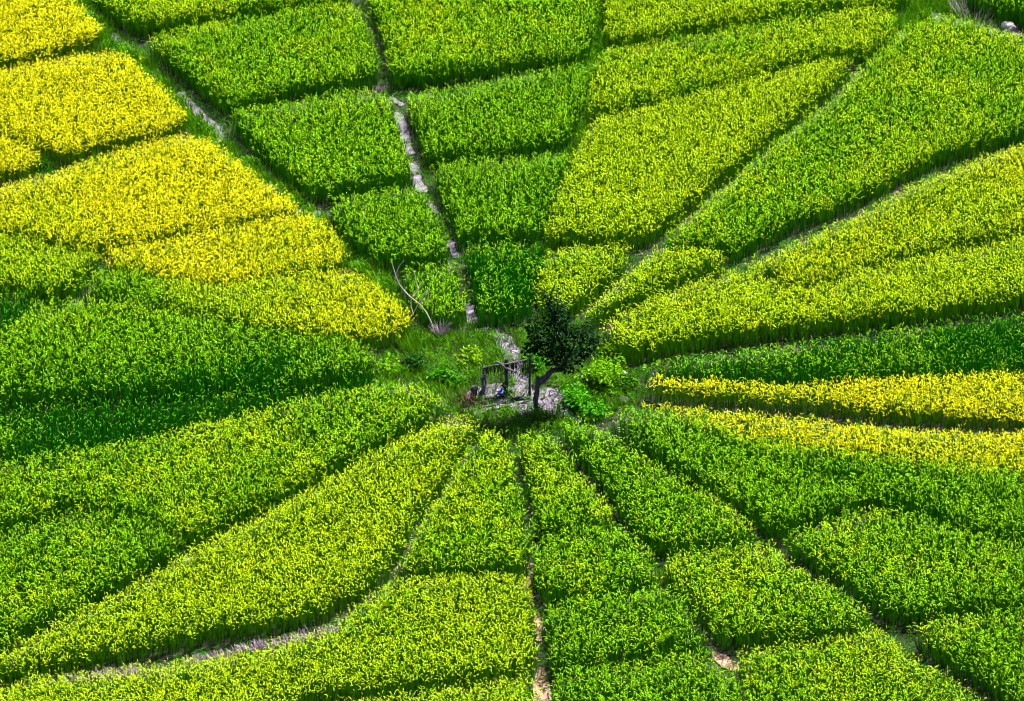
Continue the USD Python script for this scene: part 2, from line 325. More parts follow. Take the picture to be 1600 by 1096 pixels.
# ------------------------------------------------------------------ the rice plots
# (outline of the canopy in pixels, ripeness, optional slope of ripeness (px, py, dx, dy, change), height, label)
PLOTS = [
 ([(-60,-60),(60,-60),(105,0),(135,22),(160,44),(150,57),(120,68),(80,80),(0,95),(-60,105)], 4.0, None, 1.0,
  'golden yellow ripe rice plot in the upper left corner of the photo'),
 ([(-60,125),(0,112),(50,103),(110,92),(160,87),(185,88),(205,95),(235,125),(265,155),(290,178),(288,190),(250,205),(200,215),(150,224),(130,234),(100,238),(60,228),(20,212),(-60,200)], 4.0, None, 1.0,
  'golden yellow rice plot second from the top beside the grassy footpath'),
 ([(-60,212),(0,216),(30,225),(60,238),(62,248),(40,262),(0,272),(-60,285)], 4.0, None, 0.95,
  'small golden rice plot at the left edge, next to a dark leafy weed'),
 ([(-60,312),(0,297),(40,285),(85,275),(130,258),(180,242),(225,228),(260,220),(300,216),(325,224),(360,248),(400,280),(440,308),(462,322),(465,328),(455,334),(420,340),(370,350),(330,355),(280,362),(230,372),(180,380),(150,388),(120,388),(80,378),(30,368),(0,365),(-60,360)], 3.75, (30,330,300,300,1.0), 1.0,
  'largest yellow rice plot on the left, turning greener towards the left edge'),
 ([(165,400),(200,388),(260,378),(320,365),(380,353),(440,342),(490,340),(515,360),(535,385),(540,405),(520,416),(460,422),(440,430),(400,438),(360,444),(330,447),(290,440),(240,428),(200,420),(170,418)], 3.6, None, 0.95,
  'pointed yellow rice plot, the lowest of the fully yellow ones on the left'),
 ([(-60,370),(0,375),(60,385),(110,398),(150,400),(160,412),(150,430),(125,445),(105,458),(85,462),(60,458),(30,452),(0,447),(-60,440)], 1.6, None, 1.0,
  'lime green rice plot at the left edge directly below the large yellow plot'),
 ([(125,450),(160,437),(200,432),(250,440),(300,450),(340,455),(400,445),(460,435),(520,428),(560,430),(590,450),(615,470),(635,495),(640,505),(625,518),(600,525),(560,528),(500,526),(440,518),(380,506),(320,495),(250,483),(190,470),(150,462)], 2.3, (250,470,560,480,2.2), 1.0,
  'narrow rice plot that changes from green on the left to yellow by the hub'),
 ([(-60,455),(0,462),(50,468),(58,478),(40,495),(15,510),(0,520),(-60,550)], 0.5, None, 0.9,
  'tiny deep green rice plot cut off by the left edge of the photo'),
 ([(-60,575),(0,528),(30,505),(60,482),(100,480),(140,478),(200,483),(260,495),(330,508),(400,522),(460,532),(520,540),(565,545),(580,560),(583,580),(570,588),(500,595),(430,600),(350,606),(290,611),(220,615),(150,617),(100,619),(40,622),(0,625),(-60,629)], 1.0, (200,480,200,600,-1.0), 1.05,
  'big deep green rice plot on the left with a dark ragged front edge'),
 ([(-60,650),(0,645),(60,640),(150,633),(230,629),(300,625),(400,615),(480,610),(540,602),(580,598),(608,604),(600,612),(540,615),(480,622),(420,632),(360,645),(320,658),(250,673),(180,691),(100,704),(50,711),(0,718),(-60,730)], 0.25, None, 0.85,
  'long thin bluish green strip of young rice tapering towards the hub'),
 ([(-60,745),(0,735),(60,722),(110,712),(180,700),(250,688),(320,668),(370,655),(440,640),(500,625),(560,615),(620,608),(660,612),(690,628),(690,640),(680,655),(640,672),(600,690),(560,713),(510,738),(460,766),(420,786),(370,808),(330,830),(305,840),(260,828),(220,812),(170,796),(130,789),(95,790),(80,803),(40,813),(0,825),(-60,845)], 1.4, None, 1.0,
  'broad mid green wedge of rice below the thin bluish strip'),
 ([(-60,865),(0,845),(60,825),(110,812),(160,808),(200,820),(240,832),(280,842),(290,855),(280,868),(240,887),(200,909),(150,937),(100,962),(50,987),(0,1012),(-60,1037)], 1.25, None, 1.0,
  'green rounded rice plot at the lower left edge above the long lime plot'),
 ([(-60,1055),(0,1028),(60,995),(120,965),(190,930),(250,898),(300,866),(340,845),(400,815),(470,780),(530,745),(590,712),(640,685),(690,665),(745,662),(746,680),(718,720),(698,750),(686,770),(661,800),(636,830),(614,862),(602,888),(585,902),(556,922),(525,940),(475,960),(420,970),(370,977),(320,984),(260,999),(200,1013),(140,1025),(60,1042),(0,1052),(-60,1072)], 2.1, None, 1.0,
  'long lime coloured rice plot running diagonally from lower left up to the hub'),
 ([(760,672),(790,690),(805,710),(815,750),(822,800),(825,840),(820,870),(818,885),(815,891),(760,891),(700,891),(640,895),(620,893),(628,870),(648,830),(673,795),(698,760),(728,715),(752,680)], 1.55, None, 1.0,
  'triangular rice plot just left of the dark ditch below the tree shadow'),
 ([(620,915),(700,905),(760,905),(820,905),(830,930),(835,980),(836,1020),(830,1046),(800,1050),(740,1058),(680,1068),(600,1076),(540,1080),(490,1086),(452,1096),(462,1080),(478,1050),(516,1000),(535,975),(565,950)], 1.95, None, 1.0,
  'lime rice plot left of the bare patches of path at the bottom centre'),
 ([(-60,1095),(0,1080),(60,1065),(150,1056),(220,1050),(300,1040),(350,1031),(420,1018),(490,998),(520,989),(506,1008),(470,1050),(450,1085),(440,1130),(440,1160),(-60,1160)], 2.1, None, 1.0,
  'lime rice plot along the bottom left, below the strip of pale straw'),
 ([(560,1105),(640,1092),(740,1080),(800,1068),(830,1065),(835,1080),(840,1160),(460,1160),(500,1112)], 1.8, None, 1.0,
  'sliver of rice plot at the bottom edge left of the pale path'),
 ([(805,690),(830,682),(860,690),(880,715),(900,740),(925,770),(950,795),(966,818),(955,825),(900,829),(860,832),(840,835),(832,815),(822,780),(812,740),(803,710)], 1.5, None, 1.0,
  'wedge of rice right below the tree shadow, right of the dark ditch'),
 ([(838,850),(870,842),(930,835),(975,833),(1000,845),(1020,865),(1030,890),(1020,912),(990,919),(940,927),(900,931),(860,933),(848,925),(840,900),(836,870)], 1.2, None, 1.02,
  'small green rice plot right of the ruddy bare soil of the lower path'),
 ([(852,955),(880,942),(950,938),(1000,930),(1030,925),(1060,935),(1080,955),(1098,980),(1102,1003),(1050,1018),(1000,1026),(960,1033),(920,1038),(870,1043),(855,1040),(850,1000)], 1.2, None, 1.02,
  'green rice plot right of the lower path, second from the bottom edge'),
 ([(868,1060),(920,1052),(970,1048),(1020,1038),(1060,1030),(1098,1030),(1125,1052),(1150,1060),(1168,1100),(1180,1160),(862,1160)], 1.0, None, 1.0,
  'green rice plot at the bottom edge right of the pale path'),
 ([(1155,1025),(1200,1018),(1260,1012),(1320,1003),(1360,992),(1380,995),(1410,1020),(1440,1045),(1490,1070),(1530,1100),(1560,1160),(1184,1160),(1175,1100),(1165,1062),(1158,1045)], 1.5, None, 0.95,
  'lime green rice plot at the bottom right of centre beyond the tan patch'),
 ([(1040,880),(1060,870),(1120,866),(1170,858),(1200,856),(1225,880),(1270,905),(1310,930),(1345,955),(1360,972),(1358,981),(1340,984),(1290,991),(1240,996),(1190,999),(1140,998),(1120,988),(1100,965),(1080,945),(1050,925),(1035,905)], 1.4, None, 0.95,
  'four-sided green rice plot with the bare tan patch at its lower corner'),
 ([(855,672),(880,668),(920,672),(950,685),(990,705),(1030,735),(1070,755),(1110,780),(1150,805),(1180,828),(1185,839),(1160,846),(1110,851),(1060,856),(1015,858),(1000,848),(978,815),(958,780),(928,750),(903,720),(874,690)], 1.25, None, 1.0,
  'upright green rice wedge running from the tree to the lower right'),
 ([(935,662),(990,650),(1040,655),(1090,690),(1150,715),(1210,735),(1260,745),(1320,765),(1355,780),(1355,790),(1330,797),(1290,805),(1250,818),(1220,828),(1205,830),(1180,812),(1140,786),(1100,761),(1050,731),(1010,706),(970,688)], 0.95, None, 1.05,
  'tall dark green rice wedge below the grey stone and the yellow band'),
 ([(1044,655),(1100,666),(1160,690),(1220,700),(1300,712),(1400,722),(1500,735),(1600,745),(1660,755),(1660,861),(1600,846),(1540,834),(1500,822),(1440,797),(1400,790),(1375,785),(1358,777),(1320,762),(1260,742),(1210,732),(1150,712),(1092,687)], 0.75, None, 0.97,
  'deep green rice plot at the right, directly below the lower yellow band'),
 ([(1000,636),(1040,640),(1100,645),(1160,650),(1220,655),(1280,662),(1340,667),(1400,674),(1460,677),(1530,680),(1600,678),(1660,678),(1660,748),(1600,743),(1500,732),(1400,719),(1300,709),(1220,697),(1160,686),(1100,663),(1060,652)], 3.5, None, 0.9,
  'lower of the two yellow bands of rice right of the hub'),
 ([(1215,848),(1260,835),(1310,815),(1350,805),(1390,808),(1440,818),(1490,832),(1540,845),(1600,865),(1660,880),(1660,962),(1600,951),(1560,955),(1520,951),(1490,951),(1470,963),(1435,965),(1400,956),(1370,942),(1330,916),(1290,891),(1250,871),(1220,858)], 1.2, None, 1.0,
  'bushy green rice plot at the lower right edge above the corner plot'),
 ([(1435,985),(1470,978),(1510,968),(1560,965),(1600,965),(1660,970),(1660,1160),(1620,1160),(1590,1096),(1560,1075),(1510,1045),(1470,1020),(1440,1000)], 1.3, None, 1.0,
  'green rice plot filling the bottom right corner'),
 ([(1010,600),(1030,592),(1080,598),(1150,600),(1220,605),(1290,602),(1350,598),(1420,595),(1500,590),(1560,585),(1600,590),(1660,592),(1660,656),(1600,656),(1540,651),(1490,650),(1440,645),(1380,643),(1320,635),(1260,627),(1200,623),(1140,617),(1080,615),(1040,611)], 3.5, None, 0.95,
  'upper of the two yellow bands of rice right of the hub'),
 ([(1005,580),(1030,572),(1080,565),(1150,555),(1210,550),(1280,535),(1350,528),(1420,518),(1480,508),(1540,500),(1600,497),(1660,490),(1660,583),(1600,580),(1540,580),(1460,588),(1400,588),(1320,593),(1240,594),(1160,594),(1080,590),(1030,584)], 0.35, None, 0.9,
  'bright bluish green strip of young rice right of the hub, above the yellow bands'),
 ([(945,510),(985,490),(1040,465),(1090,448),(1140,435),(1175,432),(1210,445),(1250,460),(1310,443),(1380,424),(1440,408),(1500,397),(1560,386),(1600,375),(1660,365),(1660,470),(1600,464),(1540,472),(1480,481),(1420,489),(1360,494),(1300,502),(1240,509),(1180,516),(1120,522),(1060,532),(1010,543),(985,546),(970,540),(955,525)], 2.2, (1000,500,1600,420,-0.4), 1.1,
  'lime yellow rice plot on the right with a long black shadow along its front'),
 ([(1165,418),(1210,405),(1250,385),(1300,362),(1340,345),(1370,325),(1420,300),(1480,275),(1540,250),(1600,228),(1660,205),(1660,352),(1600,360),(1540,372),(1480,386),(1420,397),(1360,411),(1310,430),(1260,445),(1235,445),(1205,436),(1180,425)], 2.4, None, 0.95,
  'yellowish lime rice plot at the right edge, above the plot with the black shadow'),
 ([(1035,378),(1090,330),(1150,285),(1210,228),(1260,190),(1300,163),(1330,130),(1350,108),(1375,88),(1395,68),(1420,47),(1470,30),(1510,38),(1545,48),(1600,62),(1660,80),(1660,186),(1600,204),(1560,216),(1520,228),(1470,241),(1420,266),(1370,291),(1340,306),(1300,326),(1250,341),(1210,361),(1175,376),(1155,389),(1140,395),(1120,388),(1080,384),(1050,384)], 1.4, None, 0.95,
  'very large bright green rice plot filling the upper right'),
 ([(910,495),(940,470),(975,440),(1000,415),(1020,400),(1050,395),(1090,392),(1115,400),(1135,408),(1130,417),(1100,425),(1060,437),(1010,457),(970,477),(940,497),(920,508)], 1.9, None, 1.0,
  'spindle shaped lime rice plot right of the tree crown'),
 ([(860,400),(890,392),(940,390),(975,390),(985,398),(970,415),(945,440),(920,462),(905,480),(888,490),(865,485),(845,470),(838,445),(845,420)], 1.8, None, 1.0,
  'small lime rice plot directly behind the top of the tree'),
 ([(915,215),(935,190),(970,183),(1020,172),(1080,155),(1140,140),(1190,125),(1240,112),(1290,100),(1320,100),(1335,108),(1332,120),(1310,138),(1270,163),(1230,197),(1190,227),(1140,262),(1100,296),(1060,331),(1020,361),(1000,371),(960,371),(920,371),(870,371),(855,368),(864,340),(879,297),(894,257)], 2.0, None, 1.0,
  'large lime rice plot above the tree with a dark diagonal ditch on its right'),
 ([(935,95),(960,82),(1000,78),(1060,68),(1120,58),(1180,45),(1240,35),(1310,25),(1370,18),(1395,22),(1395,45),(1385,60),(1370,75),(1350,83),(1320,86),(1280,88),(1220,101),(1160,121),(1100,136),(1060,151),(1000,161),(940,174),(924,176),(928,140)], 1.65, None, 1.0,
  'banana shaped green rice plot, second from the top right of centre'),
 ([(950,-60),(1440,-60),(1420,-5),(1400,5),(1370,6),(1300,8),(1240,18),(1180,29),(1120,36),(1060,50),(1000,60),(955,64),(947,45)], 1.8, None, 1.0,
  'rice plot at the top edge right of centre with a dark front edge'),
 ([(1505,-60),(1515,-8),(1545,5),(1580,14),(1620,26),(1660,36),(1660,-60)], 0.9, None, 1.25,
  'dark green crop in the top right corner beyond the black ditch'),
 ([(575,10),(590,-20),(700,-60),(935,-60),(932,0),(926,40),(916,75),(903,92),(880,94),(820,96),(760,106),(700,114),(640,118),(612,121),(602,90),(592,55),(582,30)], 1.35, None, 1.05,
  'green rice plot at the top centre between the dark ditch and the weedy line'),
 ([(640,155),(680,150),(740,140),(800,128),(860,115),(905,108),(918,125),(910,160),(896,200),(884,223),(860,224),(820,231),(780,236),(720,241),(680,244),(662,241),(652,215),(642,180)], 1.0, None, 1.0,
  'green rice plot second from the top right of the lilac earth path'),
 ([(672,268),(700,262),(760,258),(820,253),(870,245),(883,255),(871,290),(858,330),(846,362),(838,364),(790,368),(740,371),(717,371),(707,345),(692,310),(677,285)], 0.9, None, 1.0,
  'dark green rice plot third from the top in the column above the hub'),
 ([(718,395),(745,388),(800,388),(840,385),(850,392),(838,420),(832,450),(825,480),(815,486),(790,491),(760,491),(750,486),(744,460),(732,425)], 0.45, None, 1.05,
  'smallest dark green rice plot of the column, directly left of the tree top'),
 ([(120,-60),(560,-60),(545,-8),(520,1),(460,6),(400,14),(340,25),(280,33),(230,39),(200,35),(172,12),(152,-2)], 1.5, None, 1.05,
  'rice plot at the top edge left of centre, nearest the upper end of the footpath'),
 ([(222,65),(260,58),(320,45),(380,38),(440,25),(500,15),(540,12),(563,20),(573,50),(586,85),(593,112),(588,119),(560,125),(520,131),(470,138),(420,151),(380,161),(357,166),(337,150),(302,120),(272,100),(242,80)], 1.2, None, 1.0,
  'big green rice plot at the upper left between two paths, second from the top'),
 ([(352,188),(400,175),(450,168),(500,158),(560,152),(600,152),(612,160),(620,190),(628,220),(638,255),(645,278),(620,281),(580,286),(540,293),(510,300),(492,299),(463,280),(433,255),(398,225),(373,205)], 1.05, None, 1.0,
  'green rice plot between two earth paths, third from the top'),
 ([(510,325),(540,315),(590,308),(630,300),(655,302),(668,325),(682,350),(695,375),(703,393),(694,401),(660,404),(630,408),(605,406),(585,398),(563,383),(543,363),(523,343)], 0.9, None, 1.0,
  'green rice plot just behind the bare dead branches'),
 ([(625,430),(650,425),(690,420),(710,415),(720,440),(728,465),(729,483),(724,492),(700,496),(680,496),(660,491),(646,478),(636,455)], 1.0, None, 0.95,
  'little green rice plot at the hub with pale dead branches standing in it'),
]

def line(pix, w, z=0.05):
    return LineString([at(x, y, z)[:2] for x, y in pix]).buffer(w / 2, cap_style='round')


def ragged(poly, amp, seed, step=0.06, scale=0.35):
    c = np.array(shapely.segmentize(poly, step).exterior.coords)[:-1]
    n = np.stack([nz(c, scale, seed), nz(c, scale, seed + 9)], 1) - 0.5
    c = c + 2 * amp * n
    n = np.stack([nz(c, scale * 0.3, seed + 3), nz(c, scale * 0.3, seed + 14)], 1) - 0.5
    return Polygon(c + 0.9 * amp * n).buffer(0)


ditches = unary_union([line(p, w, 0.6) for p, w in (      # furrows between plots
    ([(803, 690), (812, 740), (824, 790), (832, 840)], 0.42), ([(866, 676), (900, 720), (930, 755), (955, 785), (972, 822), (1000, 850), (1020, 864)], 0.42),
    ([(940, 668), (990, 702), (1040, 737), (1090, 765), (1150, 800), (1200, 838)], 0.5), ([(752, 676), (715, 725), (688, 772), (650, 825), (622, 884)], 0.36),
    ([(832, 915), (842, 960), (850, 1000), (852, 1050)], 0.42), ([(1195, 846), (1260, 885), (1330, 930), (1400, 985), (1470, 1050), (1560, 1110)], 0.6),
    ([(1028, 880), (1042, 925), (1085, 962), (1108, 1010)], 0.4), ([(915, 512), (990, 476), (1060, 446), (1135, 422)], 0.4), ([(892, 496), (950, 450), (1035, 380)], 0.5),
    ([(1025, 382), (1100, 318), (1200, 228), (1290, 158), (1340, 112)], 0.5), ([(565, 5), (590, 60), (600, 110), (612, 145)], 0.5),
    ([(640, 190), (665, 265), (700, 350), (722, 410), (740, 490)], 0.42), ([(165, 20), (210, 55), (300, 130), (350, 185), (420, 255), (480, 308), (560, 392)], 0.2),
    ([(690, 652), (600, 702), (500, 755), (400, 805), (310, 850), (200, 915), (100, 968), (0, 1020)], 0.4), ([(1200, 430), (1240, 455), (1300, 450)], 0.35))]
    + [line(p, 0.24, 0.6) for p in (
    [(840, 841), (900, 836), (965, 830)], [(845, 941), (900, 938), (950, 933), (1020, 921)], [(855, 1050), (920, 1047), (1000, 1034), (1100, 1016)], [(620, 901), (700, 899), (820, 898)],
    [(490, 1092), (600, 1084), (740, 1066), (830, 1055)], [(1010, 864), (1110, 858), (1190, 850)], [(1125, 1001), (1240, 1004), (1355, 987)], [(1210, 838), (1290, 812), (1350, 798)],
    [(1400, 966), (1470, 971), (1520, 959), (1600, 959)], [(1360, 788), (1400, 801), (1480, 823), (1600, 858)], [(0, 836), (80, 809), (95, 799), (130, 801), (220, 821), (290, 850)],
    [(0, 1066), (140, 1045), (260, 1018), (420, 989)], [(165, 425), (240, 436), (290, 446), (345, 450), (440, 438), (560, 424)], [(0, 369), (80, 384), (140, 396), (280, 370), (440, 344)],
    [(165, 415), (112, 460), (60, 464), (0, 452)], [(130, 463), (250, 491), (400, 519), (560, 536)], [(0, 636), (150, 626), (300, 618), (430, 609), (575, 596)], [(0, 728), (110, 708), (250, 680), (370, 648), (500, 619), (600, 608)],
    [(1010, 624), (1140, 632), (1280, 643), (1400, 655), (1500, 662), (1650, 664)], [(1160, 402), (1250, 360), (1370, 309), (1470, 258), (1600, 218)], [(1040, 390), (1130, 402)], [(855, 382), (985, 383)],
    [(925, 186), (1060, 163), (1160, 134), (1280, 96), (1350, 89)], [(950, 78), (1060, 61), (1240, 28), (1380, 12)], [(615, 136), (700, 127), (820, 109), (905, 99)], [(665, 256), (760, 247), (880, 229)], [(715, 381), (850, 376)],
    [(205, 49), (300, 42), (400, 25), (540, 6)], [(350, 178), (420, 162), (520, 142), (600, 134)], [(490, 311), (560, 301), (645, 289)], [(605, 415), (700, 409)])])
rice_ground = []
for outline, ripe, grad, hgt, label in PLOTS:
    canopy = ragged(area(outline, 0.72 * hgt).buffer(0.03), 0.14, len(rice_ground)).difference(ditches)
    bed = canopy.buffer(0.03).simplify(0.03)
    rice_ground.append(bed)
    c = np.array([*canopy.representative_point().coords[0], 0.0])
    t = thing('rice_plot', label, 'rice plot', c, 'rice plots of the round web of fields')
    m = trimesh.creation.extrude_polygon(bed if bed.geom_type == 'Polygon' else max(bed.geoms, key=lambda g: g.area), 0.062, engine='earcut'); m.apply_translation([0, 0, -0.05])
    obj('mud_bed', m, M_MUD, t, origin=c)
    p = scatter(canopy, 0.138)
    p = p[nz(p, 0.45, 11) > 0.16]
    v = np.full(len(p), ripe)
    if grad:
        a, b = at(grad[0], grad[1], 0.6)[:2], at(grad[2], grad[3], 0.6)[:2]
        f = np.clip(((p - a) @ (b - a)) / ((b - a) @ (b - a)), 0, 1) - 0.5
        v = v + f * grad[4]
    v = v + 1.5 * (nz(p, 1.7, 21) - 0.5) + R.normal(0, 0.22, len(p))
    k = np.clip(np.floor(v + 0.5), 0, 4).astype(int)
    keys = [f'rice_{i}_{j}' for i in sorted(set(k)) for j in range(NV)]
    order = {i: n for n, i in enumerate(sorted(set(k)))}
    which = np.array([order[i] for i in k]) * NV + R.integers(0, NV, len(k))
    sz = hgt * R.uniform(0.84, 1.08, len(p)) * (0.9 + 0.2 * nz(p, 1.1, 5))
    pos = np.column_stack([p - c[:2], np.full(len(p), 0.0)])
    tilt = R.normal(0, 0.07, (len(p), 2))
    pts = shapely.points(p)                                       # plants on the rim lean outwards and are shorter
    near = shapely.get_coordinates(shapely.shortest_line(pts, canopy.boundary)).reshape(-1, 2, 2)[:, 1] - p
    dist = np.hypot(near[:, 0], near[:, 1]) + 1e-6
    rim = np.clip(1 - dist / 0.28, 0, 1)
    push = (near / dist[:, None]) * (rim * R.uniform(-0.04, 0.16, len(p)))[:, None]
    tilt = tilt + np.column_stack([-push[:, 1], push[:, 0]])
    sz = sz * (1 - rim * R.uniform(0.0, 0.3, len(p)))
    pr = instancer(f'{t.GetPath()}/rice_plants', keys, pos, which, R.uniform(0, 2 * math.pi, len(p)), np.column_stack([np.full(len(p), hgt ** 0.3), np.full(len(p), hgt ** 0.3), sz]), tilt)
    tag(pr, kind='stuff')
rice_union = unary_union(rice_ground)
#INSERT_REST

# ------------------------------------------------------------------ paths and bare earth
def slab(name, polys, mat, z0, z1):
    ms = []
    for g in polys:
        for h in getattr(g, 'geoms', [g]):
            if h.area > 0.01:
                ms.append(trimesh.creation.extrude_polygon(h.simplify(0.01), z1 - z0, engine='earcut'))
    m = trimesh.util.concatenate(ms); m.apply_translation([0, 0, z0])
    return obj(name, m, mat)


free = lambda g: g.difference(rice_union)
PA = unary_union([ragged(line(q, w), 0.14, k) for k, (q, w) in enumerate((([(163, 44), (185, 62), (209, 82)], 0.34), ([(236, 112), (245, 120)], 0.2), ([(282, 148), (312, 178), (340, 198)], 0.42),
     ([(340, 200), (346, 220)], 0.3), ([(418, 286), (432, 298)], 0.32), ([(470, 330), (494, 333)], 0.4), ([(582, 424), (592, 434)], 0.25)))])
PB = unary_union([ragged(line(q, w), 0.13, 20 + k) for k, (q, w) in enumerate((([(612, 152), (626, 164)], 0.25), ([(623, 178), (632, 215), (641, 238)], 0.36), ([(646, 258), (652, 285), (660, 296)], 0.42),
     ([(672, 318), (684, 334)], 0.15), ([(704, 378), (713, 400)], 0.26), ([(730, 478), (736, 500)], 0.45)))])
PC = unary_union([ragged(line(q, w), 0.12, 40 + k) for k, (q, w) in enumerate((([(826, 884), (823, 898), (816, 914)], 0.46), ([(840, 960), (842, 1000)], 0.16), ([(840, 1048), (847, 1072), (850, 1130)], 0.55)))])
PD = ragged(area([(1104, 1012), (1122, 1012), (1150, 1038), (1158, 1050), (1138, 1048), (1112, 1030)]), 0.12, 4)
PE = ragged(line([(1520, 38), (1545, 47), (1575, 47), (1600, 52), (1680, 70)], 0.7), 0.15, 5)
PF = ragged(line([(768, 510), (784, 528), (796, 545), (804, 565), (814, 590), (820, 612)], 0.6), 0.16, 6)
PG = ragged(area([(716, 632), (732, 614), (752, 604), (775, 600), (800, 606), (830, 612), (860, 606), (880, 612), (872, 630), (866, 650), (838, 644), (815, 652), (795, 636), (770, 640), (745, 650), (722, 644)]), 0.14, 7)
PH = ragged(line([(868, 610), (880, 625), (885, 645), (900, 655)], 0.35), 0.1, 8)
PI_ = ragged(line([(1400, 72), (1412, 60), (1408, 52)], 0.3), 0.08, 9)
PJ = ragged(line([(1462, 24), (1480, 30), (1500, 36)], 0.5), 0.12, 10)
tag(slab('footpath', [free(g) for g in (PA, PB, PE, PI_, PJ)], M_PATH, -0.05, 0.03), kind='structure')
tag(slab('footpath', [free(g) for g in (PC, PD)], M_RED, -0.05, 0.03), kind='structure')
tag(slab('bare_earth', [unary_union([PF, PG, PH])], M_PATH, -0.05, 0.034), kind='structure')
bare = unary_union([PA, PB, PC, PD, PE, PF, PG, PH, PI_, PJ])

# ------------------------------------------------------------------ grass on the bunds, weeds round the hub, straw
hub = area([(590, 530), (640, 512), (660, 500), (730, 500), (790, 500), (850, 500), (930, 505), (960, 545), (1003, 590), (1003, 625), (950, 655), (880, 672), (800, 690), (770, 672), (745, 655), (700, 655), (692, 625), (640, 605), (585, 600), (585, 560)], 0.1)
frame = area([(-60, -60), (1660, -60), (1660, 1160), (-60, 1160)])
lush = unary_union([line(p, w) for p, w in (
    ([(100, -10), (160, 48), (215, 98), (270, 155), (300, 195), (340, 225), (400, 275), (468, 325)], 0.8),
    ([(-60, 115), (0, 105), (80, 94), (165, 72)], 1.0), ([(40, 262), (140, 246), (210, 230), (295, 202)], 1.0),
    ([(485, 342), (545, 395), (590, 440), (640, 490)], 0.9),
    ([(942, -20), (936, 60), (922, 100), (914, 180), (888, 240), (860, 350), (852, 395)], 0.7),
    ([(1380, 100), (1402, 62), (1430, 30), (1450, -20), (1480, 22), (1540, 44)], 1.5))])
straw = unary_union([line(p, w) for p, w in (
    ([(300, 1034), (370, 1021), (410, 1013), (470, 1000), (526, 985)], 0.34), ([(60, 1066), (140, 1057), (212, 1050)], 0.5),
    ([(95, 631), (160, 627)], 0.3), ([(1525, 42), (1590, 46)], 0.5), ([(520, 905), (560, 935)], 0.3), ([(440, 170), (500, 150), (600, 140)], 0.25), ([(250, 48), (420, 26)], 0.25))])


def patch(name, poly, spacing, classes, chances, size, keep=None, low=0.0):
    p = scatter(poly, spacing)
    if keep is not None:
        p = p[keep(p)]
    p = p[~shapely.contains_xy(rice_union, p[:, 0], p[:, 1])]
    keys = [f'{c}_{j}' for c in classes for j in range(3)]
    n1 = np.clip(nz(p, 0.8, 31) * 1.6 - 0.3 + R.normal(0, 0.15, len(p)), 0, 0.999)          # neighbours tend to be of one kind
    cum = np.cumsum(chances) / np.sum(chances)
    k = np.searchsorted(cum, n1)
    which = k * 3 + R.integers(0, 3, len(p))
    s = size * R.uniform(0.6, 1.25, len(p)) * (0.6 + 0.9 * nz(p, 0.9, 41))
    pr = instancer(f'/World/{name}', keys, np.column_stack([p, np.full(len(p), low)]), which, R.uniform(0, 6.28, len(p)), s, R.normal(0, 0.15, (len(p), 2)))
    return pr


rest = frame.difference(rice_union)
offbare = lambda p, f=0.12: ~shapely.contains_xy(bare, p[:, 0], p[:, 1]) | (R.random(len(p)) < f)
plain = rest.difference(unary_union([hub, lush, straw]))
tag(patch('bund_grass', plain, 0.16, ['grass_0', 'weed_0', 'grass_1', 'grass_3', 'grass_2'], [0.55, 0.14, 0.2, 0.04, 0.07], 0.8, lambda p: offbare(p, 0.2) & (nz(p, 0.7, 51) > 0.29)),
    'short dark green grass in the furrows between the rice plots', 'grass', kind='stuff')
tag(patch('bank_grass', lush.difference(rice_union), 0.13, ['grass_1', 'grass_0', 'weed_1', 'grass_3'], [0.6, 0.2, 0.12, 0.08], 1.35, lambda p: offbare(p, 0.3)),
    'bright lush grass on the banks beside the footpath and yellow plots', 'grass', kind='stuff')
tag(patch('dry_straw', straw.difference(rice_union), 0.11, ['grass_2'], [1.0], 1.15),
    'pale lilac grey straw strewn along the bunds, mostly at the lower left', 'straw', kind='stuff')
tag(patch('hub_weeds', hub.difference(rice_union), 0.15, ['weed_1', 'grass_1', 'weed_0', 'grass_3', 'grass_0'], [0.22, 0.48, 0.08, 0.14, 0.08], 1.0, lambda p: offbare(p, 0.22) & (nz(p, 0.6, 77) > 0.3)),
    'mixed weeds and grass covering the clearing around the tree', 'weeds', kind='stuff')

# ------------------------------------------------------------------ wood, bark, stone
def wood_look(name, stops, scale=18.0):
    return usdkit.material(stage, '/World/Looks/' + name, {
        'g': ('texture_coordinate', {}), 'mp': ('mapping', {'scale': (1.0, 1.0, 0.12)}),
        'n': ('noise_texture', {'scale': scale, 'detail': 6.0, 'roughness': 0.7}), 'r': ('rgb_ramp', {'ramp': stops}),
        'b': ('bump', {'strength': 0.8, 'distance': 0.02}), 'p': ('principled_bsdf', {'roughness': 0.85, 'specular_ior_level': 0.2})},
        [('g.object', 'mp.vector'), ('mp.vector', 'n.vector'), ('n.fac', 'r.fac'), ('r.color', 'p.base_color'), ('n.fac', 'b.height'), ('b.normal', 'p.normal')], surface='p.BSDF')


